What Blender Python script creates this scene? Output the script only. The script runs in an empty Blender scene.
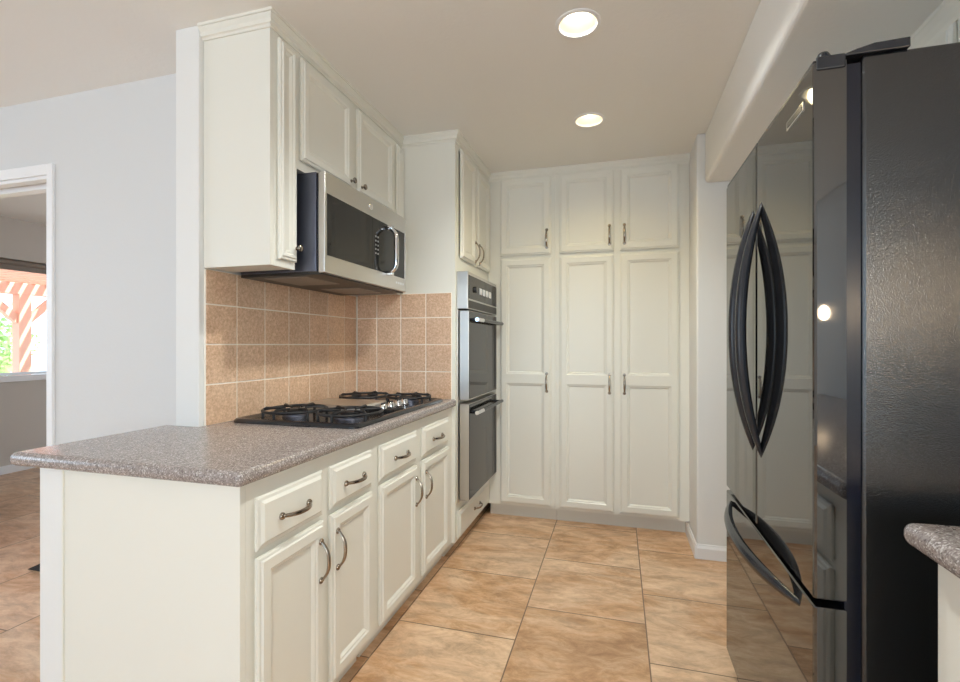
import bpy, bmesh, math, random
from mathutils import Vector, Matrix
S = bpy.context.scene
COL = S.collection
random.seed(7)

# ------------------------------------------------------------------ camera
TH = 0.2785
cam_d = bpy.data.cameras.new('camera')
cam = bpy.data.objects.new('camera', cam_d); COL.objects.link(cam)
cam.location = (0, 0, 1.2258)
cam.rotation_euler = (math.pi/2, 0, TH)
cam_d.sensor_fit = 'HORIZONTAL'; cam_d.sensor_width = 36
cam_d.lens = 482.26/960*36
cam_d.shift_y = (344.75-341)/960
cam_d.clip_start = 0.02
S.camera = cam

# ------------------------------------------------------------------ world, sun, daylight, exposure
S.view_settings.view_transform = 'Standard'
S.view_settings.look = 'None'
S.view_settings.exposure = 0.08
S.view_settings.gamma = 1.0
S.view_settings.use_curve_mapping = False
S.cycles.diffuse_bounces = 8
S.cycles.max_bounces = 14
S.cycles.sample_clamp_indirect = 6

w = bpy.data.worlds.new('world'); S.world = w; w.use_nodes = True
bg = w.node_tree.nodes['Background']
bg.inputs['Color'].default_value = (0.64, 0.86, 1.07, 1)
bg.inputs['Strength'].default_value = 2.7

def light(name, kind, loc, direction, energy, color=(1, 1, 1), **kw):
    d = bpy.data.lights.new(name, kind); d.energy = energy; d.color = color
    for k, v in kw.items(): setattr(d, k, v)
    o = bpy.data.objects.new(name, d); COL.objects.link(o); o.location = loc
    o.rotation_euler = Vector(direction).to_track_quat('-Z', 'Y').to_euler()
    return o

light('sun', 'SUN', (-8, 8, 8), (-.5, -.35, -.8), 11.0, (1, .96, .91), angle=.01)
COOL = (0.84, 0.92, 1.0)
# daylight of the windows behind the camera and in the dining area
light('daylight_sink_window', 'AREA', (1.20, -2.5, 1.50), (-1, .75, -.05), 46, (.89, .98, 1), shape='RECTANGLE', size=1.35, size_y=.85)
for y in (-1.18, -.65, -.12): light('under_cabinet_lamp', 'AREA', (1.235, y, 1.425), (-1, .35, -.05), 1.5, (1, .74, .46), shape='DISK', size=.09)
light('kitchen_lamp', 'SPOT', (-.15, .95, 2.42), (0, 0, -1), 20, (.96, .98, .92), spot_size=2.6, spot_blend=.8, shadow_soft_size=.06)
light('daylight_dining_window', 'AREA', (-5.75, -0.9, 1.45), (1, -.1, -.1), 20, (.9, .94, 1), shape='RECTANGLE', size=2.4, size_y=1.6)

# ------------------------------------------------------------------ materials
def mat(name, color=(.8, .8, .8), rough=.5, metal=0.0, **kw):
    m = bpy.data.materials.new(name); m.use_nodes = True
    b = m.node_tree.nodes['Principled BSDF']
    b.inputs['Base Color'].default_value = (*color, 1)
    b.inputs['Roughness'].default_value = rough
    b.inputs['Metallic'].default_value = metal
    for k, v in kw.items(): b.inputs[k.replace('_', ' ')].default_value = v
    return m
class NT:
    def __init__(s, m):
        s.t = m.node_tree; s.b = s.t.nodes['Principled BSDF']
    def n(s, kind, **kw):
        nd = s.t.nodes.new(kind)
        for k, v in kw.items():
            if k in nd.inputs.keys(): nd.inputs[k].default_value = v
            else: setattr(nd, k, v)
        return nd
    def l(s, a, b): s.t.links.new(a, b)
    def coords(s, scale=(1, 1, 1), loc=(0, 0, 0), rot=(0, 0, 0)):
        g = s.n('ShaderNodeNewGeometry'); mp = s.n('ShaderNodeMapping')
        mp.inputs['Scale'].default_value = scale; mp.inputs['Location'].default_value = loc; mp.inputs['Rotation'].default_value = rot
        s.l(g.outputs['Position'], mp.inputs['Vector']); return mp.outputs['Vector']
    def noise(s, vec, scale, detail=4, rough=.55, dist=0.0):
        nd = s.n('ShaderNodeTexNoise'); nd.inputs['Scale'].default_value = scale
        nd.inputs['Detail'].default_value = detail; nd.inputs['Roughness'].default_value = rough; nd.inputs['Distortion'].default_value = dist
        s.l(vec, nd.inputs['Vector']); return nd.outputs['Fac']
    def ramp(s, fac, stops):
        r = s.n('ShaderNodeValToRGB'); e = r.color_ramp.elements
        while len(e) < len(stops): e.new(.5)
        for i, (p, c) in enumerate(stops): e[i].position = p; e[i].color = (*c, 1)
        s.l(fac, r.inputs['Fac']); return r.outputs['Color']
    def mix(s, fac, a, b, mode='MIX'):
        m = s.n('ShaderNodeMix'); m.data_type = 'RGBA'; m.blend_type = mode
        for sock, v in ((m.inputs[0], fac), (m.inputs[6], a), (m.inputs[7], b)):
            if isinstance(v, (int, float)): sock.default_value = v
            elif isinstance(v, tuple): sock.default_value = (*v, 1)
            else: s.l(v, sock)
        return m.outputs[2]
    def color(s, c): s.l(c, s.b.inputs['Base Color'])
    def bump(s, h, strength=.3, dist=.002):
        bp = s.n('ShaderNodeBump'); bp.inputs['Strength'].default_value = strength; bp.inputs['Distance'].default_value = dist
        s.l(h, bp.inputs['Height']); s.l(bp.outputs['Normal'], s.b.inputs['Normal'])

def paint(name, color, rough=.55, scale=70, strength=.15):
    m = mat(name, color, rough); t = NT(m); v = t.coords()
    t.bump(t.noise(v, scale, 3), strength, .003)
    return m
M = {}
M['wall'] = paint('wall_paint', (.80, .80, .79), .6)
M['wall_dining'] = paint('dimmed_dining_wall_paint', (.70, .705, .71), .6)  # wall paint darkened so the dining wall's dimmer light sits in its colour
M['ceiling'] = paint('ceiling_paint', (.87, .86, .835), .7, 60, .3)
M['taupe'] = paint('shaded_wall_paint', (.60, .56, .51), .6)  # wall paint with the unlit far room's shade put into the colour
M['white'] = paint('white_trim_paint', (.88, .885, .90), .35, 30, .03)
M['cream'] = paint('cream_cabinet_paint', (.80, .79, .725), .36, 25, .03)
M['nickel'] = mat('antique_nickel', (.33, .285, .24), .22, 1.0)
M['chrome'] = mat('chrome', (.78, .79, .82), .1, 1.0)
M['steel'] = mat('brushed_stainless', (.62, .60, .57), .3, 1.0)
t = NT(M['steel']); v = t.coords((3, 3, 400)); t.bump(t.noise(v, 4, 2), .05, .001)
M['dark_steel'] = mat('dark_steel_sheet', (.16, .17, .22), .35, 1.0)
M['black_gloss'] = mat('glossy_black_enamel', (.010, .010, .011), .03, IOR=2.05)
M['black_plastic'] = mat('satin_black_plastic', (.018, .020, .026), .25)
M['black_iron'] = mat('black_cast_iron', (.015, .015, .017), .45)
M['black_enamel'] = mat('black_cooktop_enamel', (.012, .013, .017), .15)
M['black_glass'] = mat('black_oven_glass', (.018, .017, .016), .05, IOR=1.38)
M['pebble'] = mat('pebbled_black_steel', (.008, .009, .0105), .17, IOR=1.75)
t = NT(M['pebble']); v = t.coords(); t.bump(t.noise(v, 520, 0, .5), .32, .0012)
M['gasket'] = mat('dark_rubber_gasket', (.006, .008, .018), .22)
M['dark_metal'] = mat('dark_vent_metal', (.05, .045, .04), .4, .6)  # dark metal of microwave underside, oven body and vent slot
M['filter'] = mat('grease_filter_mesh', (.35, .32, .29), .45, .8)
M['button_white'] = mat('white_button', (.75, .77, .8), .4)
M['keypad'] = mat('grey_keypad_print', (.22, .22, .22), .5)
M['baffle'] = mat('lamp_baffle_white', (.85, .80, .70), .4)
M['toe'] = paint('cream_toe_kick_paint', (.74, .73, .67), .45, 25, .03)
M['redwood'] = paint('red_stained_timber', (.80, .47, .35), .6, 14, .2)
M['blind'] = mat('brown_roller_blind', (.24, .20, .165), .6)
M['rubber'] = mat('black_rubber', (.02, .02, .022), .6)
m = mat('window_glass', (1, 1, 1), 0.0, 0, Transmission_Weight=1.0, IOR=1.05); M['glass'] = m

def emit(name, color, strength):
    m = bpy.data.materials.new(name); m.use_nodes = True; t = m.node_tree
    t.nodes.clear(); e = t.nodes.new('ShaderNodeEmission'); o = t.nodes.new('ShaderNodeOutputMaterial')
    e.inputs['Color'].default_value = (*color, 1); e.inputs['Strength'].default_value = strength
    t.links.new(e.outputs[0], o.inputs[0]); return m
M['bulb'] = emit('lamp_bulb_glow', (1, .86, .62), 9.0)

# countertop: speckled solid surface
m = mat('speckled_taupe_solid_surface', rough=.22); M['counter'] = m; t = NT(m); v = t.coords()
vo = t.n('ShaderNodeTexVoronoi'); vo.inputs['Scale'].default_value = 330; t.l(v, vo.inputs['Vector'])
sp = t.n('ShaderNodeSeparateColor'); t.l(vo.outputs['Color'], sp.inputs[0])
c1 = t.ramp(sp.outputs[0], [(0, (.13, .105, .10)), (.3, (.26, .22, .21)), (.72, (.35, .305, .29)), (.9, (.52, .48, .46)), (1, (.72, .69, .67))])
n2 = t.noise(v, 90, 3); c1 = t.mix(.25, c1, t.ramp(n2, [(.3, (.18, .15, .14)), (.7, (.45, .40, .385))]))
t.color(c1)

# floor: slate-look porcelain, running bond along Y
m = mat('tan_slate_look_tile', rough=.32); M['floor'] = m; t = NT(m)
g = t.n('ShaderNodeNewGeometry'); sx = t.n('ShaderNodeSeparateXYZ'); t.l(g.outputs['Position'], sx.inputs[0])
cx = t.n('ShaderNodeCombineXYZ')
def addc(a, c):
    k = t.n('ShaderNodeMath'); k.operation = 'ADD'; k.inputs[1].default_value = c; t.l(a, k.inputs[0]); return k.outputs[0]
t.l(addc(sx.outputs['Y'], .175+5.35), cx.inputs[0]); t.l(addc(sx.outputs['X'], .41+.527*20), cx.inputs[1])
br = t.n('ShaderNodeTexBrick'); br.offset = .5; br.offset_frequency = 2
for k, vv in (('Scale', 1), ('Mortar Size', .0028), ('Mortar Smooth', .1), ('Bias', 0), ('Brick Width', .535), ('Row Height', .527)): br.inputs[k].default_value = vv
br.inputs['Color1'].default_value = (0, 0, 0, 1); br.inputs['Color2'].default_value = (1, 1, 1, 1); br.inputs['Mortar'].default_value = (.5, .5, .5, 1)
t.l(cx.outputs[0], br.inputs['Vector'])
# per tile shift of the veining
sh = t.n('ShaderNodeVectorMath'); sh.operation = 'MULTIPLY_ADD'
t.l(br.outputs['Color'], sh.inputs[0]); sh.inputs[1].default_value = (7.3, 3.1, 5.7)
t.l(t.coords((1.0, 2.2, 1), rot=(0, 0, -.75)), sh.inputs[2]); pv = sh.outputs[0]
na = t.noise(pv, 1.3, 12, .68, .9); nb = t.noise(pv, 6.5, 10, .74, .5)
base = t.ramp(na, [(.36, (.36, .19, .09)), (.45, (.56, .315, .155)), (.51, (.60, .41, .27)), (.57, (.76, .57, .40)), (.66, (.50, .36, .25))])
base = t.mix(.5, base, t.ramp(nb, [(.38, (.34, .195, .105)), (.5, (.62, .40, .235)), (.62, (.84, .63, .44))]))
sc = t.n('ShaderNodeSeparateColor'); t.l(br.outputs['Color'], sc.inputs[0])
base = t.mix(.5, base, t.mix(sc.outputs[0], (1.0, .97, .94), (1.22, 1.20, 1.18)), 'MULTIPLY')
t.color(t.mix(br.outputs['Fac'], base, (.20, .125, .075)))
inv = t.n('ShaderNodeMath'); inv.operation = 'MULTIPLY_ADD'; inv.inputs[1].default_value = -1.0; t.l(br.outputs['Fac'], inv.inputs[0]); t.l(nb, inv.inputs[2])
t.bump(inv.outputs[0], .25, .003)

# backsplash tiles
m = mat('tan_ceramic_tile', rough=.35); M['tile'] = m; t = NT(m); v = t.coords()
na = t.noise(v, 95, 5, .75, .3); nb = t.noise(v, 7, 3)
c = t.ramp(na, [(.34, (.50, .31, .195)), (.5, (.68, .46, .315)), (.66, (.88, .66, .49))])
oi = t.n('ShaderNodeAttribute'); oi.attribute_name = 'tint'
c = t.mix(.55, c, t.ramp(oi.outputs['Fac'], [(0, (.80, .80, .82)), (1, (1.22, 1.18, 1.14))]), 'MULTIPLY')
c = t.mix(.25, c, t.ramp(nb, [(.35, (.56, .34, .20)), (.65, (.74, .55, .39))]))
t.color(c); t.bump(na, .1, .002)
M['grout'] = paint('pale_grout', (.92, .86, .77), .8, 200, .2)

m = mat('shrub_leaf', (.20, .36, .08), .6); M['leaf'] = m; t = NT(m)
t.color(t.ramp(t.noise(t.coords(), 3, 4), [(.35, (.22, .42, .10)), (.65, (.62, .74, .40))]))
M['bark'] = mat('shrub_bark', (.2, .13, .08), .8)
M['ground'] = paint('pale_garden_ground', (.62, .58, .5), .9)

# ------------------------------------------------------------------ mesh builder
class MB:
    def __init__(s): s.bm = bmesh.new()
    def _merge(s, b):
        me = bpy.data.meshes.new('tmp'); b.to_mesh(me); b.free(); s.bm.from_mesh(me); bpy.data.meshes.remove(me)
    def box(s, x0, x1, y0, y1, z0, z1, bevel=0.0, seg=2):
        b = bmesh.new()
        bmesh.ops.create_cube(b, size=1, matrix=Matrix.Translation(((x0+x1)/2, (y0+y1)/2, (z0+z1)/2)) @ Matrix.Diagonal((abs(x1-x0), abs(y1-y0), abs(z1-z0), 1)))
        if bevel: bmesh.ops.bevel(b, geom=list(b.edges), offset=bevel, segments=seg, profile=.5, affect='EDGES')
        s._merge(b); return s
    def prism(s, pts, z0, z1, axis='z', bevel=0.0, seg=2, edge_filter=None, mapf=None):
        """polygon (list of 2-D points) extruded z0..z1; axis says which world axis is the extrusion."""
        b = bmesh.new()
        def P(u, v, n):
            if mapf: return mapf(u, v, n)
            return {'z': (u, v, n), 'y': (u, n, v), 'x': (n, u, v)}[axis]
        lo = [b.verts.new(P(u, v, z0)) for u, v in pts]; hi = [b.verts.new(P(u, v, z1)) for u, v in pts]
        n = len(pts); b.faces.new(lo); b.faces.new(hi)
        for i in range(n): b.faces.new((lo[i], lo[(i+1) % n], hi[(i+1) % n], hi[i]))
        bmesh.ops.recalc_face_normals(b, faces=b.faces)
        if bevel:
            es = [e for e in b.edges if edge_filter is None or edge_filter(e)]
            bmesh.ops.bevel(b, geom=es, offset=bevel, segments=seg, profile=.5, affect='EDGES')
        s._merge(b); return s
    def tube(s, path, radii, n=10, cap=True, up=None, flat=1.0):
        """round (or flattened) rod along a path; radii a number or list."""
        b = bmesh.new(); path = [Vector(p) for p in path]
        if not isinstance(radii, (list, tuple)): radii = [radii]*len(path)
        rings = []; prev = None
        for i, p in enumerate(path):
            a = path[max(i-1, 0)]; c = path[min(i+1, len(path)-1)]; d = (c-a).normalized()
            ref = Vector(up) if up else (Vector((0, 0, 1)) if abs(d.z) < .9 else Vector((1, 0, 0)))
            if prev is not None and not up: ref = prev
            e1 = (ref - d*ref.dot(d)).normalized(); e2 = d.cross(e1); prev = e1
            rings.append([b.verts.new(p + radii[i]*(math.cos(q)*e1*flat + math.sin(q)*e2)) for q in (2*math.pi*k/n for k in range(n))])
        for r0, r1 in zip(rings, rings[1:]):
            for k in range(n): b.faces.new((r0[k], r0[(k+1) % n], r1[(k+1) % n], r1[k]))
        if cap: b.faces.new(rings[0]); b.faces.new(rings[-1])
        bmesh.ops.recalc_face_normals(b, faces=b.faces); s._merge(b); return s
    def lathe(s, prof, center, axis=(0, 0, 1), n=24, cap=True):
        """profile of (radius, height) spun about an axis."""
        b = bmesh.new(); ax = Vector(axis).normalized(); c = Vector(center)
        ref = Vector((0, 0, 1)) if abs(ax.z) < .9 else Vector((1, 0, 0))
        e1 = (ref-ax*ref.dot(ax)).normalized(); e2 = ax.cross(e1); rings = []
        for r, h in prof:
            if r < 1e-6: rings.append([b.verts.new(c+ax*h)])
            else: rings.append([b.verts.new(c+ax*h+r*(math.cos(q)*e1+math.sin(q)*e2)) for q in (2*math.pi*k/n for k in range(n))])
        for r0, r1 in zip(rings, rings[1:]):
            for k in range(n):
                a, d, e, f = r0[k % len(r0)], r0[(k+1) % len(r0)], r1[(k+1) % len(r1)], r1[k % len(r1)]
                fs = [];
                for q in (a, d, e, f):
                    if q not in fs: fs.append(q)
                if len(fs) > 2: b.faces.new(fs)
        if cap:
            for r in (rings[0], rings[-1]):
                if len(r) > 2: b.faces.new(r)
        bmesh.ops.recalc_face_normals(b, faces=b.faces); s._merge(b); return s
    def rings(s, rects, mapf, back=True):
        """nested rectangles ((u0,v0,u1,v1), depth) joined as mitred mouldings; last one is filled."""
        b = bmesh.new(); R = []
        for (u0, v0, u1, v1), d in rects:
            R.append([b.verts.new(mapf(u, v, d)) for u, v in ((u0, v0), (u1, v0), (u1, v1), (u0, v1))])
        for r0, r1 in zip(R, R[1:]):
            for k in range(4): b.faces.new((r0[k], r0[(k+1) % 4], r1[(k+1) % 4], r1[k]))
        b.faces.new(R[-1]);
        if back: b.faces.new(R[0])
        bmesh.ops.recalc_face_normals(b, faces=b.faces)
        if not back:                                   # open piece: front must look along +n
            nrm = Vector(mapf(0, 0, 1))-Vector(mapf(0, 0, 0)); b.faces.ensure_lookup_table(); b.normal_update()
            if b.faces[-1].normal.dot(nrm) < 0: bmesh.ops.reverse_faces(b, faces=b.faces)
        s._merge(b); return s
    def quad(s, pts):
        b = bmesh.new(); b.faces.new([b.verts.new(p) for p in pts]); s._merge(b); return s
    def build(s, name, material, parent=None, smooth=False, kind=None):
        me = bpy.data.meshes.new(name)
        loc = Vector((0, 0, 0)); p = parent
        if parent is None:
            xs = [v.co for v in s.bm.verts]
            lo = Vector([min(c[i] for c in xs) for i in range(3)]); hi = Vector([max(c[i] for c in xs) for i in range(3)])
            loc = Vector(((lo.x+hi.x)/2, (lo.y+hi.y)/2, lo.z)); off = loc
        else:
            off = Vector(parent['_w'])
        for v in s.bm.verts: v.co -= off
        if smooth:
            for f in s.bm.faces: f.smooth = True
        s.bm.to_mesh(me); s.bm.free(); me.materials.append(material)
        if smooth:
            try: me.set_sharp_from_angle(angle=math.radians(40))
            except Exception: pass
        o = bpy.data.objects.new(name, me); COL.objects.link(o)
        if parent is not None: o.parent = parent
        else: o.location = loc
        o['_w'] = list(off)
        if kind: o['kind'] = kind
        return o

def thing(name, loc, label, cat, group=None):
    o = bpy.data.objects.new(name, None); COL.objects.link(o); o.location = loc; o['_w'] = list(loc)
    o.empty_display_size = .1; o['label'] = label; o['category'] = cat
    if group: o['group'] = group
    return o
def tag(o, label, cat, group=None, kind=None):
    o['label'] = label; o['category'] = cat
    if group: o['group'] = group
    if kind: o['kind'] = kind
    return o
def struct(name, mb, material):
    return mb.build(name, material, kind='structure')

# ================================================================== SETTING
HC = 2.44
YB = -3.4      # wall behind the camera
XL = -6.0      # far left of the dining area
XR = 1.25      # right kitchen wall
struct('floor', MB().box(-6.1, 1.35, -3.5, 6.3, -.05, 0), M['floor'])
struct('ceiling', MB().box(-6.1, 1.35, -3.5, 6.3, HC, HC+.08), M['ceiling'])
# wall between kitchen and dining room (end seen as a white column) and the low wall under the counter
struct('wall_partition', MB().box(-1.641, -1.529, 1.466, 4.1, 0, HC, .004), M['wall'])
struct('wall_peninsula', MB().box(-1.621, -1.530, 1.0, 1.466, 0, .874), M['wall'])
# dining room rear wall with the doorway
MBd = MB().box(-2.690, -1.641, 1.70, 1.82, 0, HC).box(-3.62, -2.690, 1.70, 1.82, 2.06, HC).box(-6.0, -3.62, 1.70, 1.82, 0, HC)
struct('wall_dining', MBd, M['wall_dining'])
c = MB().box(-2.690, -2.650, 1.685, 1.70, 0, 2.112, .003).box(-3.62, -2.690, 1.685, 1.70, 2.06, 2.112, .003).box(-3.66, -3.62, 1.685, 1.70, 0, 2.112, .003)
c.box(-3.62, -2.690, 1.70, 1.74, 2.045, 2.06).box(-3.62, -2.690, 1.775, 1.82, 2.03, 2.06)
struct('door_1', c, M['white'])
# kitchen right side
struct('wall_right', MB().box(XR, XR+.1, -1.8, 4.1, 0, HC).box(XR, XR+.1, -3.4, -3.2, 0, HC).box(XR, XR+.1, -3.2, -1.8, 0, 1.05).box(XR, XR+.1, -3.2, -1.8, 1.95, HC), M['wall'])
struct('wall_stub', MB().box(.436, XR, 3.011, 3.13, 0, HC, .012, 3).box(.441, .56, 3.1, 4.0, 0, HC), M['wall'])
struct('wall_back', MB().box(-1.6, XR, 3.98, 4.08, 0, HC), M['wall'])
struct('ceiling_soffit', MB().box(.478, XR, -3.4, 3.011, 2.147, HC, .022, 4), M['ceiling'])
# rear wall (behind the viewer) with a wide window, and dining side wall with a window
struct('wall_rear', MB().box(-6, -2.75, YB-.1, YB, 0, HC).box(.35, 1.25, YB-.1, YB, 0, HC).box(-2.75, .35, YB-.1, YB, 0, .55).box(-2.75, .35, YB-.1, YB, 2.3, HC), M['wall'])
struct('wall_left', MB().box(XL-.1, XL, YB, -2.15, 0, HC).box(XL-.1, XL, .35, 1.82, 0, HC).box(XL-.1, XL, -2.15, .35, 0, .6).box(XL-.1, XL, -2.15, .35, 2.3, HC), M['wall'])
# far room seen through the doorway
XF = -5.59
struct('wall_far', MB().box(XF-.12, XF, 1.82, 2.4, 0, 2.49).box(XF-.12, XF, 4.9, 6.2, 0, 2.49).box(XF-.12, XF, 2.4, 4.9, 0, .90).box(XF-.12, XF, 2.4, 4.9, 2.05, 2.49), M['taupe'])
struct('wall_end', MB().box(XF-.1, -1.6, 6.2, 6.3, 0, 2.49), M['taupe'])
struct('baseboard_far', MB().box(XF, XF+.014, 1.82, 6.2, 0, .078, .003), M['white'])
wf = MB().box(XF-.02, XF+.03, 2.36, 4.94, .872, .93, .004)
for y0, y1 in ((2.4, 2.45), (4.85, 4.9)): wf.box(XF-.1, XF-.05, y0, y1, .93, 2.05)
wf.box(XF-.1, XF-.05, 2.45, 4.85, 2.0, 2.05).box(XF-.1, XF-.05, 2.45, 4.85, .93, .955)
win = struct('window_1', wf, M['white'])
MB().box(XF-.08, XF-.076, 2.45, 4.85, .955, 2.0).build('pane', M['glass'], win)
bl = thing('roller_blind', (XF-.02, 3.65, 1.975), 'brown roller blind rolled up at the top of the far window', 'blind')
MB().tube([(XF-.022, 2.46, 2.02), (XF-.022, 4.84, 2.02)], .026, 16).build('roll', M['blind'], bl, True)
MB().box(XF-.026, XF-.018, 2.47, 4.83, 1.945, 2.00, .003).build('bottom_bar', M['blind'], bl)
# baseboards on the stub wall
def bb_profile(h=.082, t=.013): return [(0, 0), (t, 0), (t, h-.022), (t*.55, h-.008), (t*.45, h), (0, h)]
b = MB().prism([(.436-p, z) for p, z in bb_profile()], 2.998, 3.40, axis='y')
b.prism([(3.011-p, z) for p, z in bb_profile()], .4365, .95, axis='x')
struct('baseboard_right', b, M['white'])
struct('baseboard_dining', MB().prism([(1.70-p, z) for p, z in bb_profile()], -2.650, -1.641, axis='x'), M['white'])

# garden beyond the far window
struct('ground', MB().box(-16, -6.1, -2, 16, -.15, -.05), M['ground'])
pg = thing('pergola', (-7.6, 4.45, -.05), 'red stained timber pergola outside the far window', 'pergola')
PX0, PX1 = -7.62, -7.48
for py in (4.38, 1.3, 7.46):
    MB().box(PX0, PX1, py, py+.14, -.05, 1.885, .006).build('post', M['redwood'], pg)
MB().box(PX0, PX1, .6, 8.3, 1.885, 2.03, .006).build('beam', M['redwood'], pg)
for dy in (-1, 1):
    y0 = 4.45+dy*.07
    MB().prism([(y0, 1.50), (y0, 1.62), (y0+dy*.27, 1.885), (y0+dy*.39, 1.885)], PX0+.03, PX1-.03, axis='x').build('brace', M['redwood'], pg)
for k in range(36):
    y = 2.0+k*.14
    MB().box(-8.6, -6.2, y, y+.045, 2.03, 2.14, .003).build('rafter', M['redwood'], pg)
def shrub(cx, cy, h, rx, ry, label, n=1500):
    o = thing('garden_shrub', (cx, cy, -.05), label, 'shrub')
    MB().tube([(cx, cy, -.05), (cx+.03, cy+.02, h*.35), (cx, cy, h*.6)], [.05, .04, .02], 8).build('stem', M['bark'], o, True)
    bm = MB(); b = bmesh.new()
    for i in range(n):
        a = random.uniform(0, 2*math.pi); q = random.uniform(-1, 1); r = random.random()**.4
        r *= .8+.25*math.sin(3*a+cx)*math.cos(4*q+cy)
        p = Vector((cx+rx*r*math.cos(a)*math.sqrt(1-q*q), cy+ry*r*math.sin(a)*math.sqrt(1-q*q), h*.55+h*.45*r*q))
        d = Vector((random.gauss(0, 1), random.gauss(0, 1), random.gauss(0, 1))).normalized(); e = d.orthogonal().normalized(); s = random.uniform(.05, .1)
        b.faces.new([b.verts.new(p+x) for x in (-d*s, e*s*.45, d*s, -e*s*.45)])
    bm._merge(b); bm.build('foliage', M['leaf'], o)
shrub(-10.6, 5.5, 1.5, .8, .9, 'low green shrub left of the pergola post beyond the far window')
shrub(-10.3, 7.5, 1.9, .8, .8, 'taller green shrub right of the pergola post beyond the far window')
shrub(-13.0, 6.6, 2.4, 1.0, 1.5, 'loose green shrub furthest back in the garden')

# ================================================================== CABINET HELPERS
def face_px(X0):   # faces +X ; u -> +Y, v -> z, n -> +X
    return lambda u, v, n: (X0+n, u, v)
def face_nx(X0):   # faces -X
    return lambda u, v, n: (X0-n, u, v)
def face_ny(Y0):   # faces -Y ; u -> +X
    return lambda u, v, n: (u, Y0-n, v)
def inset(r, d): return (r[0]+d, r[1]+d, r[2]-d, r[3]-d)
def door_bm(r, mapf, t=.022, stile=.052, panels=None, recess=.013, edge=.010):
    """frame door with a stepped outer edge and a bevelled recessed panel; panels splits it by mid rails (list of z pairs)."""
    m = MB()
    if panels is None:
        m.rings([(inset(r, .005), 0), (inset(r, .005), .0045), (r, .0045), (r, t*.55), (inset(r, edge*.35), t*.72), (inset(r, edge), t*.78), (inset(r, edge*1.3), t),
                 (inset(r, stile-.012), t), (inset(r, stile-.006), t-recess*.35), (inset(r, stile-.001), t-recess*.4), (inset(r, stile+.007), t-recess),
                 ], mapf)
        return m
    R1 = inset(r, edge*1.3)
    b = bmesh.new(); RR = []
    for q, d in [(inset(r, .005), 0), (inset(r, .005), .0045), (r, .0045), (r, t*.55), (inset(r, edge*.35), t*.72), (inset(r, edge), t*.78), (R1, t)]:
        RR.append([b.verts.new(mapf(u, v, d)) for u, v in ((q[0], q[1]), (q[2], q[1]), (q[2], q[3]), (q[0], q[3]))])
    for r0, r1 in zip(RR, RR[1:]):
        for k in range(4): b.faces.new((r0[k], r0[(k+1) % 4], r1[(k+1) % 4], r1[k]))
    b.faces.new(RR[0])
    u0, u1 = r[0]+stile-.012, r[2]-stile+.012
    def q4(a, c, e, f): b.faces.new([b.verts.new(mapf(x, y, t)) for x, y in ((a, c), (e, c), (e, f), (a, f))])
    vs = [R1[1]]
    for (a, c) in panels: vs += [a, c]
    vs.append(R1[3])
    for i in range(0, len(vs), 2): q4(u0, vs[i], u1, vs[i+1])          # rails
    for i in range(len(vs)-1):
        q4(R1[0], vs[i], u0, vs[i+1]); q4(u1, vs[i], R1[2], vs[i+1])    # stiles
    for (a, c) in panels:
        p = (u0, a, u1, c); R = []
        for q, d in [(p, t), (inset(p, .006), t-recess*.35), (inset(p, .011), t-recess*.4), (inset(p, .019), t-recess)]:
            R.append([b.verts.new(mapf(u, v, d)) for u, v in ((q[0], q[1]), (q[2], q[1]), (q[2], q[3]), (q[0], q[3]))])
        for r0, r1 in zip(R, R[1:]):
            for k in range(4): b.faces.new((r0[k], r0[(k+1) % 4], r1[(k+1) % 4], r1[k]))
        b.faces.new(R[-1])
    bmesh.ops.remove_doubles(b, verts=b.verts, dist=1e-6)
    bmesh.ops.recalc_face_normals(b, faces=b.faces)
    m._merge(b); return m
def drawer_bm(r, mapf, t=.02):
    m = MB()
    m.rings([(inset(r, .005), 0), (inset(r, .005), .0045), (r, .0045), (r, t*.45), (inset(r, .004), t*.6), (inset(r, .012), t*.66), (inset(r, .02), t), (inset(r, .03), t)], mapf)
    return m
def pull(parent, c, along, normal, L=.13, rise=.027):
    """bowed pull with two footed ends."""
    c = Vector(c); a = Vector(along); n = Vector(normal); s = a.cross(n)
    m = MB(); path = []; rad = []
    K = 14
    for k in range(K+1):
        q = -1+2*k/K
        h = rise*(1-abs(q)**2.6)
        path.append(c+a*(L/2*.93*q)+n*(h+.004)); rad.append(.0050+.0020*(1-q*q))
    m.tube(path, rad, 8, up=tuple(n), flat=.75)
    for q in (-1, 1):
        p = c+a*(L/2*.93*q)
        m.lathe([(.0105, 0), (.0105, .004), (.0085, .007), (.003, .0075), (0, .008)], p, tuple(n), 12)
        m.lathe([(.0045, .0), (.004, .012), (0, .013)], p-a*(q*.004), tuple(n), 8)
    return m.build('handle', M['nickel'], parent, True)
def knob(parent, c, normal, r=.014):
    m = MB().lathe([(.008, 0), (.008, .003), (.0045, .006), (.0045, .013), (r*.85, .017), (r, .021), (r*.9, .026), (r*.5, .029), (0, .03)], c, normal, 18)
    return m.build('knob', M['nickel'], parent, True)
PXN, NXN, NYN = (1, 0, 0), (-1, 0, 0), (0, -1, 0)
AY, AZ = (0, 1, 0), (0, 0, 1)

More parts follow.
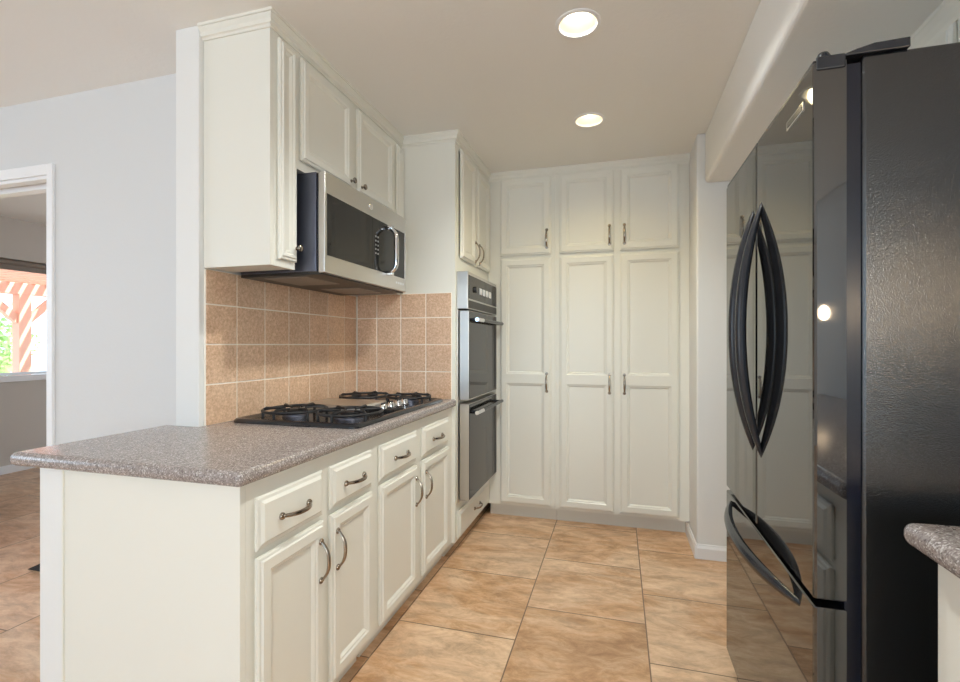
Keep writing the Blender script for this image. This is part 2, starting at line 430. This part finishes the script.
# ================================================================== LEFT BASE CABINETS
XFACE = -.914
fm = face_px(XFACE)
def base_unit(y0, y1, label, drawers, doors, end_panel=False):
    o = thing('base_cabinet', (XFACE-.3, (y0+y1)/2, 0), label, 'cabinet')
    b = MB().box(-1.522, XFACE-.021, y0+(.020 if end_panel else .0005), y1-.0005, .095, .8735)
    b.build('carcass', M['cream'], o)
    f = MB(); ya = y0+(.019 if end_panel else 0)       # face frame: stiles full height, rails between them
    st = [(ya, doors[0][0]+.012)]+[(p[1]-.012, q[0]+.012) for p, q in zip(doors, doors[1:])]+[(doors[-1][1]-.012, y1)]
    for a, c in st: f.box(XFACE-.02, XFACE, a, c, .094, .874)
    for p, q in zip(st, st[1:]):
        for z0, z1 in ((.094, .13), (.66, .70), (.815, .874)): f.box(XFACE-.02, XFACE, p[1], q[0], z0, z1)
    f.build('face_frame', M['cream'], o)
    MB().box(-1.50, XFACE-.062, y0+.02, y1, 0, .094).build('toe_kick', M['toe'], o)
    if end_panel:
        e = MB().box(-1.529, XFACE, y0, y0+.019, 0, .874, .0015)
        e.box(-1.529, -1.522, y0-.004, y0, 0, .874, .001)
        e.build('end_panel', M['cream'], o)
    for (a, c) in drawers:
        d = drawer_bm((a, .686, c, .826), fm).build('drawer', M['cream'], o)
        pull(d, (XFACE+.020, (a+c)/2, .752), AY, PXN)
    for (a, c, hy) in doors:
        d = door_bm((a, .118, c, .668), fm).build('door', M['cream'], o)
        pull(d, (XFACE+.020, hy, .55), AZ, PXN)
    return o
base_unit(1.0, 1.668, 'cream base cabinet at the open end of the speckled counter', [(1.046, 1.338), (1.380, 1.657)], [(1.046, 1.338, 1.312), (1.380, 1.657, 1.406)], True)
base_unit(1.668, 2.607, 'cream base cabinet between the end cabinet and the wall ovens', [(1.720, 2.080), (2.148, 2.515)], [(1.720, 2.080, 2.054), (2.148, 2.515, 2.174)])

def exposed(pred):
    def f(e):
        a, b = e.verts[0].co, e.verts[1].co
        return pred(a, b)
    return f
# countertop with rounded nose
out = [(-.883, .966), (-.883, 2.606), (-1.528, 2.606), (-1.528, 1.464), (-1.70, 1.464), (-1.70, .966)]
def ctop_pred(a, b):
    on = lambda p: abs(p.x+.883) < 1e-4 or abs(p.y-.966) < 1e-4 or abs(p.x+1.70) < 1e-4
    mid = (a+b)/2
    return abs(mid.x+.883) < 1e-4 or abs(mid.y-.966) < 1e-4 or abs(mid.x+1.70) < 1e-4
ct = MB().prism(out, .8745, .914, bevel=.0165, seg=5, edge_filter=exposed(ctop_pred)).build('countertop', M['counter'], None, True)
tag(ct, 'long speckled taupe countertop carrying the gas cooktop', 'countertop')

# ================================================================== BACKSPLASH
def backsplash(name_label, side):
    b = MB()
    if side == 'left':
        root = MB().box(-1.528, -1.5215, 1.489, 2.606, .914, 1.518).build('tile_backsplash', M['grout'])
        us = [1.489, 1.648, 1.813, 1.977, 2.139, 2.302, 2.466, 2.596]
    else:
        root = MB().box(-1.5145, -.912, 2.5995, 2.606, .914, 1.524).build('tile_backsplash', M['grout'])
        us = [-1.5145, -1.383, -1.227, -1.069, -.912]
    tag(root, name_label, 'backsplash')
    zs = [.914, 1.071, 1.227, 1.383, 1.518 if side == 'left' else 1.524]
    bm = bmesh.new(); lay = bm.verts.layers.float.new('tint'); g = .0027
    for i in range(len(us)-1):
        for j in range(len(zs)-1):
            u0, u1, v0, v1 = us[i]+g, us[i+1]-g, zs[j]+(g if j else .001), zs[j+1]-g
            tt = random.random()
            R = []
            for d, k in ((0, 0), (.0012, 0), (.0022, .0012)):
                ring = []
                for (u, v) in ((u0+k, v0+k), (u1-k, v0+k), (u1-k, v1-k), (u0+k, v1-k)):
                    p = (-1.5215+d, u, v) if side == 'left' else (u, 2.5995-d, v)
                    vv = bm.verts.new(p); vv[lay] = tt; ring.append(vv)
                R.append(ring)
            for r0, r1 in zip(R, R[1:]):
                for k in range(4): bm.faces.new((r0[k], r0[(k+1) % 4], r1[(k+1) % 4], r1[k]))
            bm.faces.new(R[-1])
    bmesh.ops.recalc_face_normals(bm, faces=bm.faces)
    off = Vector(root['_w'])
    for v in bm.verts: v.co -= off
    me = bpy.data.meshes.new('tile_field'); bm.to_mesh(me); bm.free(); me.materials.append(M['tile'])
    o = bpy.data.objects.new('tile_field', me); COL.objects.link(o); o.parent = root
backsplash('square tan tile backsplash on the long wall behind the cooktop', 'left')
backsplash('narrow tan tile backsplash on the side of the oven cabinet', 'right')

# ================================================================== UPPER CABINETS (left wall)
XU = -1.225
fu = face_px(XU)
def upper(y0, y1, z0, doors, label, end=False):
    o = thing('upper_cabinet', (-1.38, (y0+y1)/2, z0), label, 'cabinet')
    a = MB().box(-1.527, XU-.021, y0+.0185, y1-.002, z0+.003, 2.399)
    a.build('carcass', M['cream'], o)
    f = MB(); ya, yb = y0+.018, y1-.001
    st = [(ya, doors[0][0]+.008)]+[(p[1]-.010, q[0]+.010) for p, q in zip(doors, doors[1:])]+[(doors[-1][1]-.008, yb)]
    for a_, c_ in st: f.box(XU-.02, XU, a_, c_, z0, 2.40)
    for p, q in zip(st, st[1:]):
        f.box(XU-.02, XU, p[1], q[0], 2.36, 2.40).box(XU-.02, XU, p[1], q[0], z0, z0+.04)
    f.build('face_frame', M['cream'], o)
    MB().box(-1.528, XU, y0, y0+.018, z0, 2.40, .001).build('side_panel', M['cream'], o)
    for (p, q, b, t_, kn, st) in doors:
        d = door_bm((p, b, q, t_), fu, stile=st).build('door', M['cream'], o)
        if kn: knob(d, (XU+.02, kn[0], kn[1]), PXN)
    return o
upper(1.487, 1.628, 1.52, [(1.522, 1.622, 1.548, 2.372, (1.610, 1.60), .034)], 'tall narrow cream wall cabinet left of the microwave')
upper(1.629, 2.486, 1.925, [(1.652, 2.030, 1.962, 2.370, (2.010, 1.995), .050), (2.086, 2.470, 1.962, 2.370, (2.108, 1.995), .050)], 'wide two-door cream wall cabinet above the microwave')
upper(2.487, 2.606, 1.52, [(2.520, 2.598, 1.548, 2.372, None, .03)], 'very narrow cream wall cabinet between the microwave and the oven cabinet')

# ================================================================== MICROWAVE
mw = thing('microwave', (-1.31, 2.025, 1.505), 'stainless over-the-range microwave above the gas cooktop', 'microwave')
Y0, Y1, Z0, Z1 = 1.658, 2.416, 1.505, 1.912
MB().box(-1.512, -1.15, Y0, Y1, Z0+.012, Z1, .003).build('body', M['dark_steel'], mw)
g = MB().box(-1.512, -1.125, Y0+.004, Y1-.004, Z0, Z0+.012)
g.build('underside', M['dark_metal'], mw)
for a in (1.70, 2.10):
    MB().box(-1.43, -1.22, a, a+.24, Z0-.003, Z0+.001, .001).build('grease_filter', M['filter'], mw)
MB().box(-1.15, -1.14, Y0+.006, Y1-.006, Z0+.004, Z1-.004).build('door_seal', M['black_plastic'], mw)
XD = -1.110
fr = MB()   # stainless front with the dark glass opening
fr.box(-1.14, XD, Y0, Y1, 1.828, Z1, .004).box(-1.14, XD, Y0, Y1, Z0+.006, 1.583, .004).box(-1.14, XD, Y0, 1.675, 1.575, 1.835, .003).box(-1.14, XD, 2.404, Y1, 1.575, 1.835, .003)
front = fr.build('door', M['steel'], mw)
MB().box(-1.138, XD-.002, 1.67, 2.046, 1.58, 1.832).build('window', M['black_glass'], front)
MB().box(-1.138, XD-.003, 2.050, 2.406, 1.58, 1.832).build('control_panel', M['black_glass'], mw)
k = MB()
for r in range(5):
    for cc in range(2): k.box(XD-.003, XD-.002, 2.075+.022*cc, 2.085+.022*cc, 1.66+.02*r, 1.668+.02*r)
k.build('keypad_marks', M['keypad'], mw)
hp = []; hr = []
for i in range(33):
    q = math.sin((-1+2*i/32)*math.pi/2); hp.append((XD+.004+.048*(1-abs(q)**7), 2.19, 1.695+.115*q)); hr.append(.009+.003*(1-q*q))
h = MB().tube(hp, hr, 12, up=(0, 1, 0), flat=1.2)
for z in (1.582, 1.808): h.box(XD-.002, XD+.034, 2.178, 2.202, z-.011, z+.011, .004)
h.build('handle', M['chrome'], front, True)
MB().lathe([(.016, 0), (.016, .003), (.012, .0045), (0, .005)], (XD, 2.025, 1.872), PXN, 20).build('badge', M['chrome'], front, True)
k = MB()
for r in range(4): k.box(XD, XD+.001, 2.29+.026*r, 2.307+.026*r, 1.545, 1.556)
k.build('printed_marks', M['button_white'], front)

# ================================================================== OVEN CABINET + DOUBLE OVEN
XO = -.893
fo = face_px(XO)
oc = thing('oven_cabinet', (-1.2, 2.97, 0), 'tall cream cabinet housing the double wall oven', 'cabinet')
MB().box(-1.528, XO-.019, 2.607, 2.626, .094, 2.44).build('side_panel', M['cream'], oc)
MB().box(-1.528, XO-.019, 3.312, 3.331, .094, 2.44).build('side_panel', M['cream'], oc)
MB().box(-1.527, XO-.021, 2.627, 3.311, .094, .30).build('drawer_box', M['cream'], oc)
MB().box(-1.527, XO-.021, 2.627, 3.311, 1.67, 2.40).build('carcass', M['cream'], oc)
f = MB().box(XO-.019, XO, 2.607, 2.668, .094, 1.655).box(XO-.019, XO, 3.304, 3.331, .094, 1.655).box(XO-.019, XO, 2.607, 2.668, 1.655, 2.40).box(XO-.019, XO, 3.304, 3.331, 1.655, 2.40)
f.box(XO-.019, XO, 2.668, 3.304, 1.655, 1.745).box(XO-.019, XO, 2.668, 3.304, 2.36, 2.40).box(XO-.019, XO, 2.668, 3.304, .254, .315).box(XO-.019, XO, 2.668, 3.304, .094, .12).box(XO-.019, XO, 2.965, 3.0, 1.745, 2.36)
f.build('face_frame', M['cream'], oc)
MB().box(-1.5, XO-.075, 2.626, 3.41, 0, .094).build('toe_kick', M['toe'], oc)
d = drawer_bm((2.63, .112, 3.312, .264), fo).build('drawer', M['cream'], oc); pull(d, (XO+.02, 2.985, .19), AY, PXN)
d = door_bm((2.685, 1.735, 2.972, 2.374), fo).build('door', M['cream'], oc); pull(d, (XO+.02, 2.945, 1.815), AZ, PXN)
d = door_bm((3.010, 1.735, 3.312, 2.374), fo).build('door', M['cream'], oc); pull(d, (XO+.02, 3.034, 1.815), AZ, PXN)

ov = thing('double_wall_oven', (-1.15, 2.976, .31), 'stainless and black double wall oven beside the tall cabinets', 'oven')
OY0, OY1, XV = 2.648, 3.296, -.824
MB().box(-1.45, XO, OY0+.004, OY1-.004, .32, 1.64).build('body', M['dark_metal'], ov)
MB().box(XO, XO+.008, OY0-.014, OY1+.003, .312, 1.43, .002).build('mounting_flange', M['steel'], ov)
cp = MB().box(XO+.001, XV, OY0-.018, OY1+.004, 1.432, 1.648, .003).build('control_panel', M['steel'], ov)
MB().box(XV, XV+.002, OY0-.006, OY1-.002, 1.492, 1.628).build('display_glass', M['black_glass'], cp)
MB().box(XV, XV+.0025, OY0-.006, OY1-.002, 1.438, 1.482).build('vent_slot', M['dark_metal'], cp)
for i in range(4):
    MB().box(XV+.002, XV+.006, 2.86+.075*i, 2.91+.075*i, 1.535, 1.575, .004).build('button', M['button_white'], cp)
MB().lathe([(.02, 0), (.018, .012), (0, .013)], (XV+.002, 2.77, 1.555), PXN, 18).build('knob', M['black_plastic'], cp, True)
for (z0, z1) in ((.905, 1.424), (.325, .885)):
    dr = MB().box(XO+.012, XV, OY0, OY1, z0, z1, .003).build('door', M['steel'], ov)
    MB().box(XV, XV+.003, OY0+.004, OY1-.004, z0+.008, z1-.004, .001).build('window', M['black_glass'], dr)
    hz = z1-.052
    hb = MB().tube([(XV+.045, OY0+.03, hz), (XV+.045, OY1-.01, hz)], .011, 12)
    for y in (OY0+.055, OY1-.035): hb.tube([(XV, y, hz), (XV+.047, y, hz)], .010, 10)
    hb.build('handle', M['black_plastic'], dr, True)
    MB().tube([(XV+.045, OY0+.015, hz), (XV+.045, OY0+.14, hz)], .0125, 12).build('handle_end', M['chrome'], dr, True)

# ================================================================== PANTRY
YP = 3.333
fp = face_ny(YP)
def pantry(x0, x1, doors, label):
    o = thing('pantry_cabinet', ((x0+x1)/2, 3.65, 0), label, 'cabinet')
    MB().box(x0+.001, x1-.001, YP+.0205, 3.978, .095, 2.399).build('carcass', M['cream'], o)
    f = MB()
    ed = [(x0, doors[0][0]+.012)]+[(p[1]-.012, q[0]+.012) for p, q in zip(doors, doors[1:])]+[(doors[-1][1]-.012, x1)]
    for a, c in ed: f.box(a, c, YP, YP+.02, .094, 2.40)
    for p, q in zip(ed, ed[1:]):
        for z0, z1 in ((.094, .125), (1.815, 1.862), (2.375, 2.40)): f.box(p[1], q[0], YP, YP+.02, z0, z1)
    f.build('face_frame', M['cream'], o)
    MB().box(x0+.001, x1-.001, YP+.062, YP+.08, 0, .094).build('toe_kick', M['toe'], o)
    for (p, q, hx) in doors:
        d = door_bm((p, .113, q, 1.828), fp, stile=.058, panels=[(.171-.012, .958), (1.022, 1.770+.012)]).build('door', M['cream'], o)
        pull(d, (hx, YP-.02, .966), AZ, NYN)
        d = door_bm((p, 1.850, q, 2.388), fp, stile=.058).build('door', M['cream'], o)
        pull(d, (hx, YP-.02, 1.955), AZ, NYN)
    return o
pantry(-.892, -.413, [(-.800, -.442, -.470)], 'single-column cream pantry cabinet next to the wall oven')
pantry(-.412, .440, [(-.384, -.026, -.054), (.013, .377, .041)], 'two-column cream pantry cabinet against the right stub wall')

# crown mouldings
def crown(path, name, ztop=2.44, h=.052, proj=.030):
    """path: 2-D points with the outward side on the right of travel."""
    prof = [(0, 0), (.006, 0), (.009, .008), (.015, .011), (.016, .026), (.024, .037), (.025, .041), (proj, .042), (proj, h), (0, h)]
    pts = [Vector(p) for p in path]; n = len(pts); b = bmesh.new(); secs = []
    for i in range(n):
        d0 = (pts[i]-pts[i-1]).normalized() if i else (pts[1]-pts[0]).normalized()
        d1 = (pts[i+1]-pts[i]).normalized() if i < n-1 else d0
        n0 = Vector((d0.y, -d0.x)); n1 = Vector((d1.y, -d1.x)); nn = (n0+n1); nn = nn/nn.dot(n0) if nn.length > 1e-6 else n0
        secs.append([b.verts.new((pts[i].x+nn.x*p, pts[i].y+nn.y*p, ztop-h+z)) for p, z in prof])
    for s0, s1 in zip(secs, secs[1:]):
        for k in range(len(prof)): b.faces.new((s0[k], s0[(k+1) % len(prof)], s1[(k+1) % len(prof)], s1[k]))
    b.faces.new(secs[0]); b.faces.new(secs[-1])
    m = MB(); m._merge(b); return struct(name, m, M['cream'])
crown([(-1.528, 1.487), (XU, 1.487), (XU, 2.607), (XO, 2.607), (XO, YP), (.440, YP)], 'trim_1')

# ================================================================== COOKTOP
ck = thing('gas_cooktop', (-1.195, 2.04, .914), 'black four-burner gas cooktop set in the speckled countertop', 'cooktop')
CX0, CX1, CY0, CY1 = -1.492, -.922, 1.578, 2.512
def rrect(x0, x1, y0, y1, r, n=5):
    P = []
    for cx_, cy_, a0 in ((x1-r, y0+r, -90), (x1-r, y1-r, 0), (x0+r, y1-r, 90), (x0+r, y0+r, 180)):
        for k in range(n+1):
            a = math.radians(a0+90*k/n); P.append((cx_+r*math.cos(a), cy_+r*math.sin(a)))
    return P
def ring_prism(m, layers):
    """stack of equal-length outlines (points, z) bridged, last filled."""
    b = bmesh.new(); R = [[b.verts.new((x, y, z)) for x, y in pts] for pts, z in layers]
    for r0, r1 in zip(R, R[1:]):
        for k in range(len(r0)): b.faces.new((r0[k], r0[(k+1) % len(r0)], r1[(k+1) % len(r0)], r1[k]))
    b.faces.new(R[0]); b.faces.new(R[-1]); bmesh.ops.recalc_face_normals(b, faces=b.faces); m._merge(b)
m = MB()
L = [(0, .9145), (0, .922), (.006, .930), (.016, .932), (.026, .929), (.034, .924)]
ring_prism(m, [(rrect(CX0+i, CX1-i, CY0+i, CY1-i, .034), z) for i, z in L])
m.build('base_pan', M['black_enamel'], ck, True)
MB().box(-1.20, -1.12, CY0-.008, CY0+.004, .9145, .9215, .002).build('edge_tab', M['black_enamel'], ck)
# centre stainless plate
m = MB(); ring_prism(m, [(rrect(-1.44+i, -1.11-i, 1.945+i, 2.195-i, .012), z) for i, z in ((0, .924), (0, .944), (.004, .949))])
m.build('centre_plate', M['steel'], ck, True)
m = MB()
for i in range(9): m.box(-1.10, -.955, 1.955+.011*i, 1.960+.011*i, .924, .934)
m.build('vent_louvres', M['black_iron'], ck)
for i, y in enumerate((2.005, 2.085, 2.165, 2.235)):
    kx = -1.035
    kb = MB().lathe([(.022, 0), (.022, .003), (.017, .005), (.016, .024), (.013, .028), (0, .028)], (kx, y, .925), AZ, 20).build('knob', M['chrome'], ck, True)
    MB().box(kx-.0035, kx+.0035, y-.016, y+.016, .950, .960, .002).build('knob_grip', M['black_plastic'], kb)
def burner(cx_, cy_, r=.045, hx=.125, hy=.135):
    b = MB().lathe([(r*1.35, 0), (r*1.3, .006), (r, .008), (r, .016), (r*.8, .019)], (cx_, cy_, .924), AZ, 24).build('burner', M['dark_steel'], ck, True)
    MB().lathe([(r*.86, 0), (r*.9, .005), (r*.7, .010), (0, .011)], (cx_, cy_, .9425), AZ, 24).build('burner_cap', M['black_iron'], b, True)
    m = MB(); zt = .957
    ring = [(cx_+hx*math.cos(2*math.pi*k/28)*1.0, cy_+hy*math.sin(2*math.pi*k/28), zt-.006) for k in range(29)]
    m.tube(ring, .0062, 8, cap=False)
    for k in range(6):
        a = 2*math.pi*(k+.5)/6; ca, sa = math.cos(a), math.sin(a)
        m.tube([(cx_+hx*ca, cy_+hy*sa, .924), (cx_+hx*ca, cy_+hy*sa, zt-.004), (cx_+hx*ca*.9, cy_+hy*sa*.9, zt+.003), (cx_+hx*ca*.3, cy_+hy*sa*.3, zt)], [.006, .0065, .006, .0045], 8)
    m.build('grate', M['black_iron'], ck, True)
burner(-1.325, 1.765, .04); burner(-1.060, 1.765, .048); burner(-1.325, 2.350, .048); burner(-1.075, 2.372, .04, .115, .115)

# ================================================================== REFRIGERATOR
fx = .390
FY0, FY1, FZ = 1.150, 1.990, 1.822
rf = thing('refrigerator', (.80, 1.56, 0), 'glossy black french-door refrigerator with bottom freezer', 'refrigerator')
MB().box(fx+.087, 1.17, FY0+.003, FY1-.003, .03, FZ-.008, .006, 3).build('body', M['pebble'], rf)
MB().box(fx+.058, fx+.087, FY0+.010, FY1-.014, .07, FZ-.02).build('gasket', M['gasket'], rf)
MB().box(fx+.03, 1.1, FY0+.03, FY1-.03, 0.0, .085).build('kick_grille', M['black_plastic'], rf)
def fdoor(y0, y1, z0, z1, name):
    m = MB(); bm = bmesh.new()
    # gently bowed front: section in XY extruded up
    n = 10; sec = []
    for k in range(n+1):
        q = k/n; sec.append((fx-.0*math.sin(math.pi*q), y0+(y1-y0)*q))
    pts = [(fx+.058, y0), (fx+.006, y0), (fx+.0015, y0+.0025), (fx, y0+.007), (fx, y1-.007), (fx+.0015, y1-.0025), (fx+.006, y1), (fx+.058, y1)]
    m.prism(pts, z0, z1, 'z', bevel=.003, seg=2, edge_filter=lambda e: abs(e.verts[0].co.z-e.verts[1].co.z) < 1e-5)
    return m.build(name, M['black_gloss'], rf)
SPL = 1.580
dn = fdoor(FY0, SPL-.003, .700, FZ-.012, 'door')
df = fdoor(SPL+.003, FY1, .700, FZ-.012, 'door')
dz = fdoor(FY0, FY1, .092, .684, 'freezer_drawer')
# vertical edge trims on the near door
for d_, y in ((dn, FY0),):
    MB().box(fx+.004, fx+.056, y-.004, y+.002, FZ-.030, FZ-.002, .003).build('top_cap', M['black_plastic'], d_)
MB().box(fx+.002, fx+.058, FY0+.01, SPL-.004, FZ-.012, FZ-.003, .002).build('top_cap', M['black_plastic'], dn)
MB().box(fx+.002, fx+.058, SPL+.004, FY1-.01, FZ-.012, FZ-.003, .002).build('top_cap', M['black_plastic'], df)
def fhandle(p0, p1, bow, parent, r=.013):
    p0, p1 = Vector(p0), Vector(p1); path = []; rad = []
    K = 26
    for k in range(K+1):
        q = -1+2*k/K
        p = p0.lerp(p1, (q+1)/2); h = bow*(1-abs(q)**2.1)
        path.append(p+Vector((-h+.006, 0, 0))); rad.append(r*(.30+.70*(1-abs(q)**3)))
    ax = (p1-p0).normalized(); up = Vector((-1, 0, 0))
    m = MB().tube(path, rad, 12, up=tuple(up), flat=.72)
    return m.build('handle', M['black_plastic'], parent, True)
fhandle((fx, 1.535, .900), (fx, 1.535, 1.636), .058, dn, .0205)
fhandle((fx, 1.622, .904), (fx, 1.622, 1.636), .058, df, .0205)
fhandle((fx, 1.925, .660), (fx, 1.225, .646), .060, dz, .020)
# badge
MB().box(fx-.002, fx+.001, 1.205, 1.312, 1.737, 1.757, .0008).build('badge', M['chrome'], dn)
MB().box(fx-.0026, fx-.0018, 1.212, 1.305, 1.7405, 1.7535).build('badge_plate', M['black_plastic'], dn)
# hinge covers
for y0, y1 in ((FY0-.004, FY0+.07), (FY1-.07, FY1-.004)):
    m = MB().prism([(fx+.055, FZ-.008), (fx+.075, FZ-.008), (fx+.165, FZ-.008), (fx+.165, FZ+.012), (fx+.105, FZ+.010), (fx+.075, FZ+.003), (fx+.055, FZ-.003)], y0, y1, axis='y', bevel=.002)
    m.build('hinge_cover', M['black_plastic'], rf)
    MB().lathe([(.013, 0), (.013, .012), (.009, .019), (0, .021)], (fx+.025, (y0+y1)/2-.01 if y0 < 1.5 else (y0+y1)/2, FZ-.0035), AZ, 16).build('hinge_pin', M['black_plastic'], rf, True)

# over-fridge cabinet
oc2 = thing('upper_cabinet', (1.06, 1.56, 1.87), 'cream wall cabinet above the black refrigerator', 'cabinet')
XA = .872
MB().box(XA+.02, XR-.001, 1.05, 2.6, 1.87, 2.147).build('carcass', M['cream'], oc2)
MB().box(XA, XA+.02, 1.05, 2.6, 1.87, 2.147).build('face_frame', M['cream'], oc2)
fa = face_nx(XA)
for a, c, kn in ((1.07, 1.560, 1.53), (1.584, 2.10, 1.61)):
    d = door_bm((a, 1.885, c, 2.085), fa).build('door', M['cream'], oc2); knob(d, (XA-.02, kn, 1.91), NXN)
m = MB()
m.prism([(XA, 2.09), (XA-.006, 2.09), (XA-.009, 2.102), (XA-.018, 2.118), (XA-.028, 2.132), (XA-.032, 2.136), (XA-.032, 2.147), (XA, 2.147)], 1.05, 2.6, axis='y')
struct('trim_2', m, M['cream'])

# ================================================================== RIGHT COUNTER
o = thing('base_cabinet', (.9, .2, 0), 'cream base cabinet under the right-hand counter beside the refrigerator', 'cabinet')
XK = .522
MB().box(XK+.02, XR-.001, -1.2, 1.0, .094, .874).build('carcass', M['cream'], o)
MB().box(XK, XK+.02, -1.2, 1.0, .094, .874).build('face_frame', M['cream'], o)
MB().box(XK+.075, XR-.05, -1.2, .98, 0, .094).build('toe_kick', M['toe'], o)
fk = face_nx(XK)
for a, c in ((.55, .90), (.16, .53), (-.24, .14)):
    d = drawer_bm((a, .686, c, .826), fk).build('drawer', M['cream'], o); pull(d, (XK-.02, (a+c)/2, .752), AY, NXN)
    d = door_bm((a, .118, c, .668), fk).build('door', M['cream'], o); pull(d, (XK-.02, a+.03, .55), AZ, NXN)
pts = rrect(.483, XR-.001, -1.22, 1.035, .02, 4)
def rpred(a, b):
    mid = (a+b)/2
    return mid.x < XR-.03 and mid.y > -1.19 and abs(a.z-b.z) < 1e-5
ct2 = MB().prism(pts, .8745, .914, bevel=.0165, seg=5, edge_filter=exposed(rpred)).build('countertop', M['counter'], None, True)
tag(ct2, 'short speckled taupe countertop at the right beside the refrigerator', 'countertop')

# ================================================================== RECESSED LIGHTS
def can(cx_, cy_, label, watt, col, R=.085):
    o = thing('recessed_light', (cx_, cy_, HC), label, 'ceiling light')
    MB().lathe([(R, -.0005), (R, -.004), (R-.006, -.007), (R-.014, -.006), (R-.016, -.0005)], (cx_, cy_, HC), AZ, 40, cap=False).build('trim_ring', M['white'], o, True)
    prof = []
    for k in range(5):
        r0 = (R-.016)-.004*k; z = .012*k-.0005
        prof += [(r0, z), (r0-.002, z+.010)]
    MB().lathe(prof, (cx_, cy_, HC), AZ, 40, cap=False).build('baffle', M['baffle'], o, True)
    MB().lathe([(0, .038), (.025, .039), (.045, .045), (.052, .056)], (cx_, cy_, HC), AZ, 32, cap=False).build('bulb', M['bulb'], o, True)
    l = light('recessed_lamp_glow', 'SPOT', (cx_, cy_, HC-.012), (0, 0, -1), watt, col, spot_size=2.6, spot_blend=.8, shadow_soft_size=.05)
    return o
LIGHTS = [(-.145, 1.855), (-.150, 2.665)]
can(*LIGHTS[0], 'recessed ceiling light nearer the viewer', 70, (.95, .985, .95))
can(*LIGHTS[1], 'recessed ceiling light nearer the tall pantry doors', 14, (1, .82, .42))
# bore the cans through the ceiling slab
ceil = bpy.data.objects['ceiling']
cut = MB()
for x, y in LIGHTS: cut.lathe([(.0685, -.02), (.0685, .2)], (x, y, HC), AZ, 40)
me_cut = cut.build('cutter', M['baffle'])
bpy.context.view_layer.update()
md = ceil.modifiers.new('cut', 'BOOLEAN'); md.operation = 'DIFFERENCE'; md.object = me_cut; md.solver = 'EXACT'
dg = bpy.context.evaluated_depsgraph_get()
nm = bpy.data.meshes.new_from_object(ceil.evaluated_get(dg))
ceil.modifiers.clear(); ceil.data = nm
bpy.data.objects.remove(me_cut)

# ================================================================== SMALL: door stop by the doorway
ds = thing('door_stop', (-3.03, 1.87, 0), 'small black door stop on the tile floor by the doorway', 'door stop')
MB().prism([(-3.10, 0), (-2.98, 0), (-2.98, .045), (-3.0, .045)], 1.85, 1.89, axis='y', bevel=.002).build('wedge', M['rubber'], ds)
MB().lathe([(.004, 0), (.004, .06), (.016, .065), (.018, .08), (.012, .092), (0, .095)], (-2.99, 1.87, .044), AZ, 16).build('grip', M['rubber'], ds, True)

for o in S.objects:
    if '_w' in o: del o['_w']
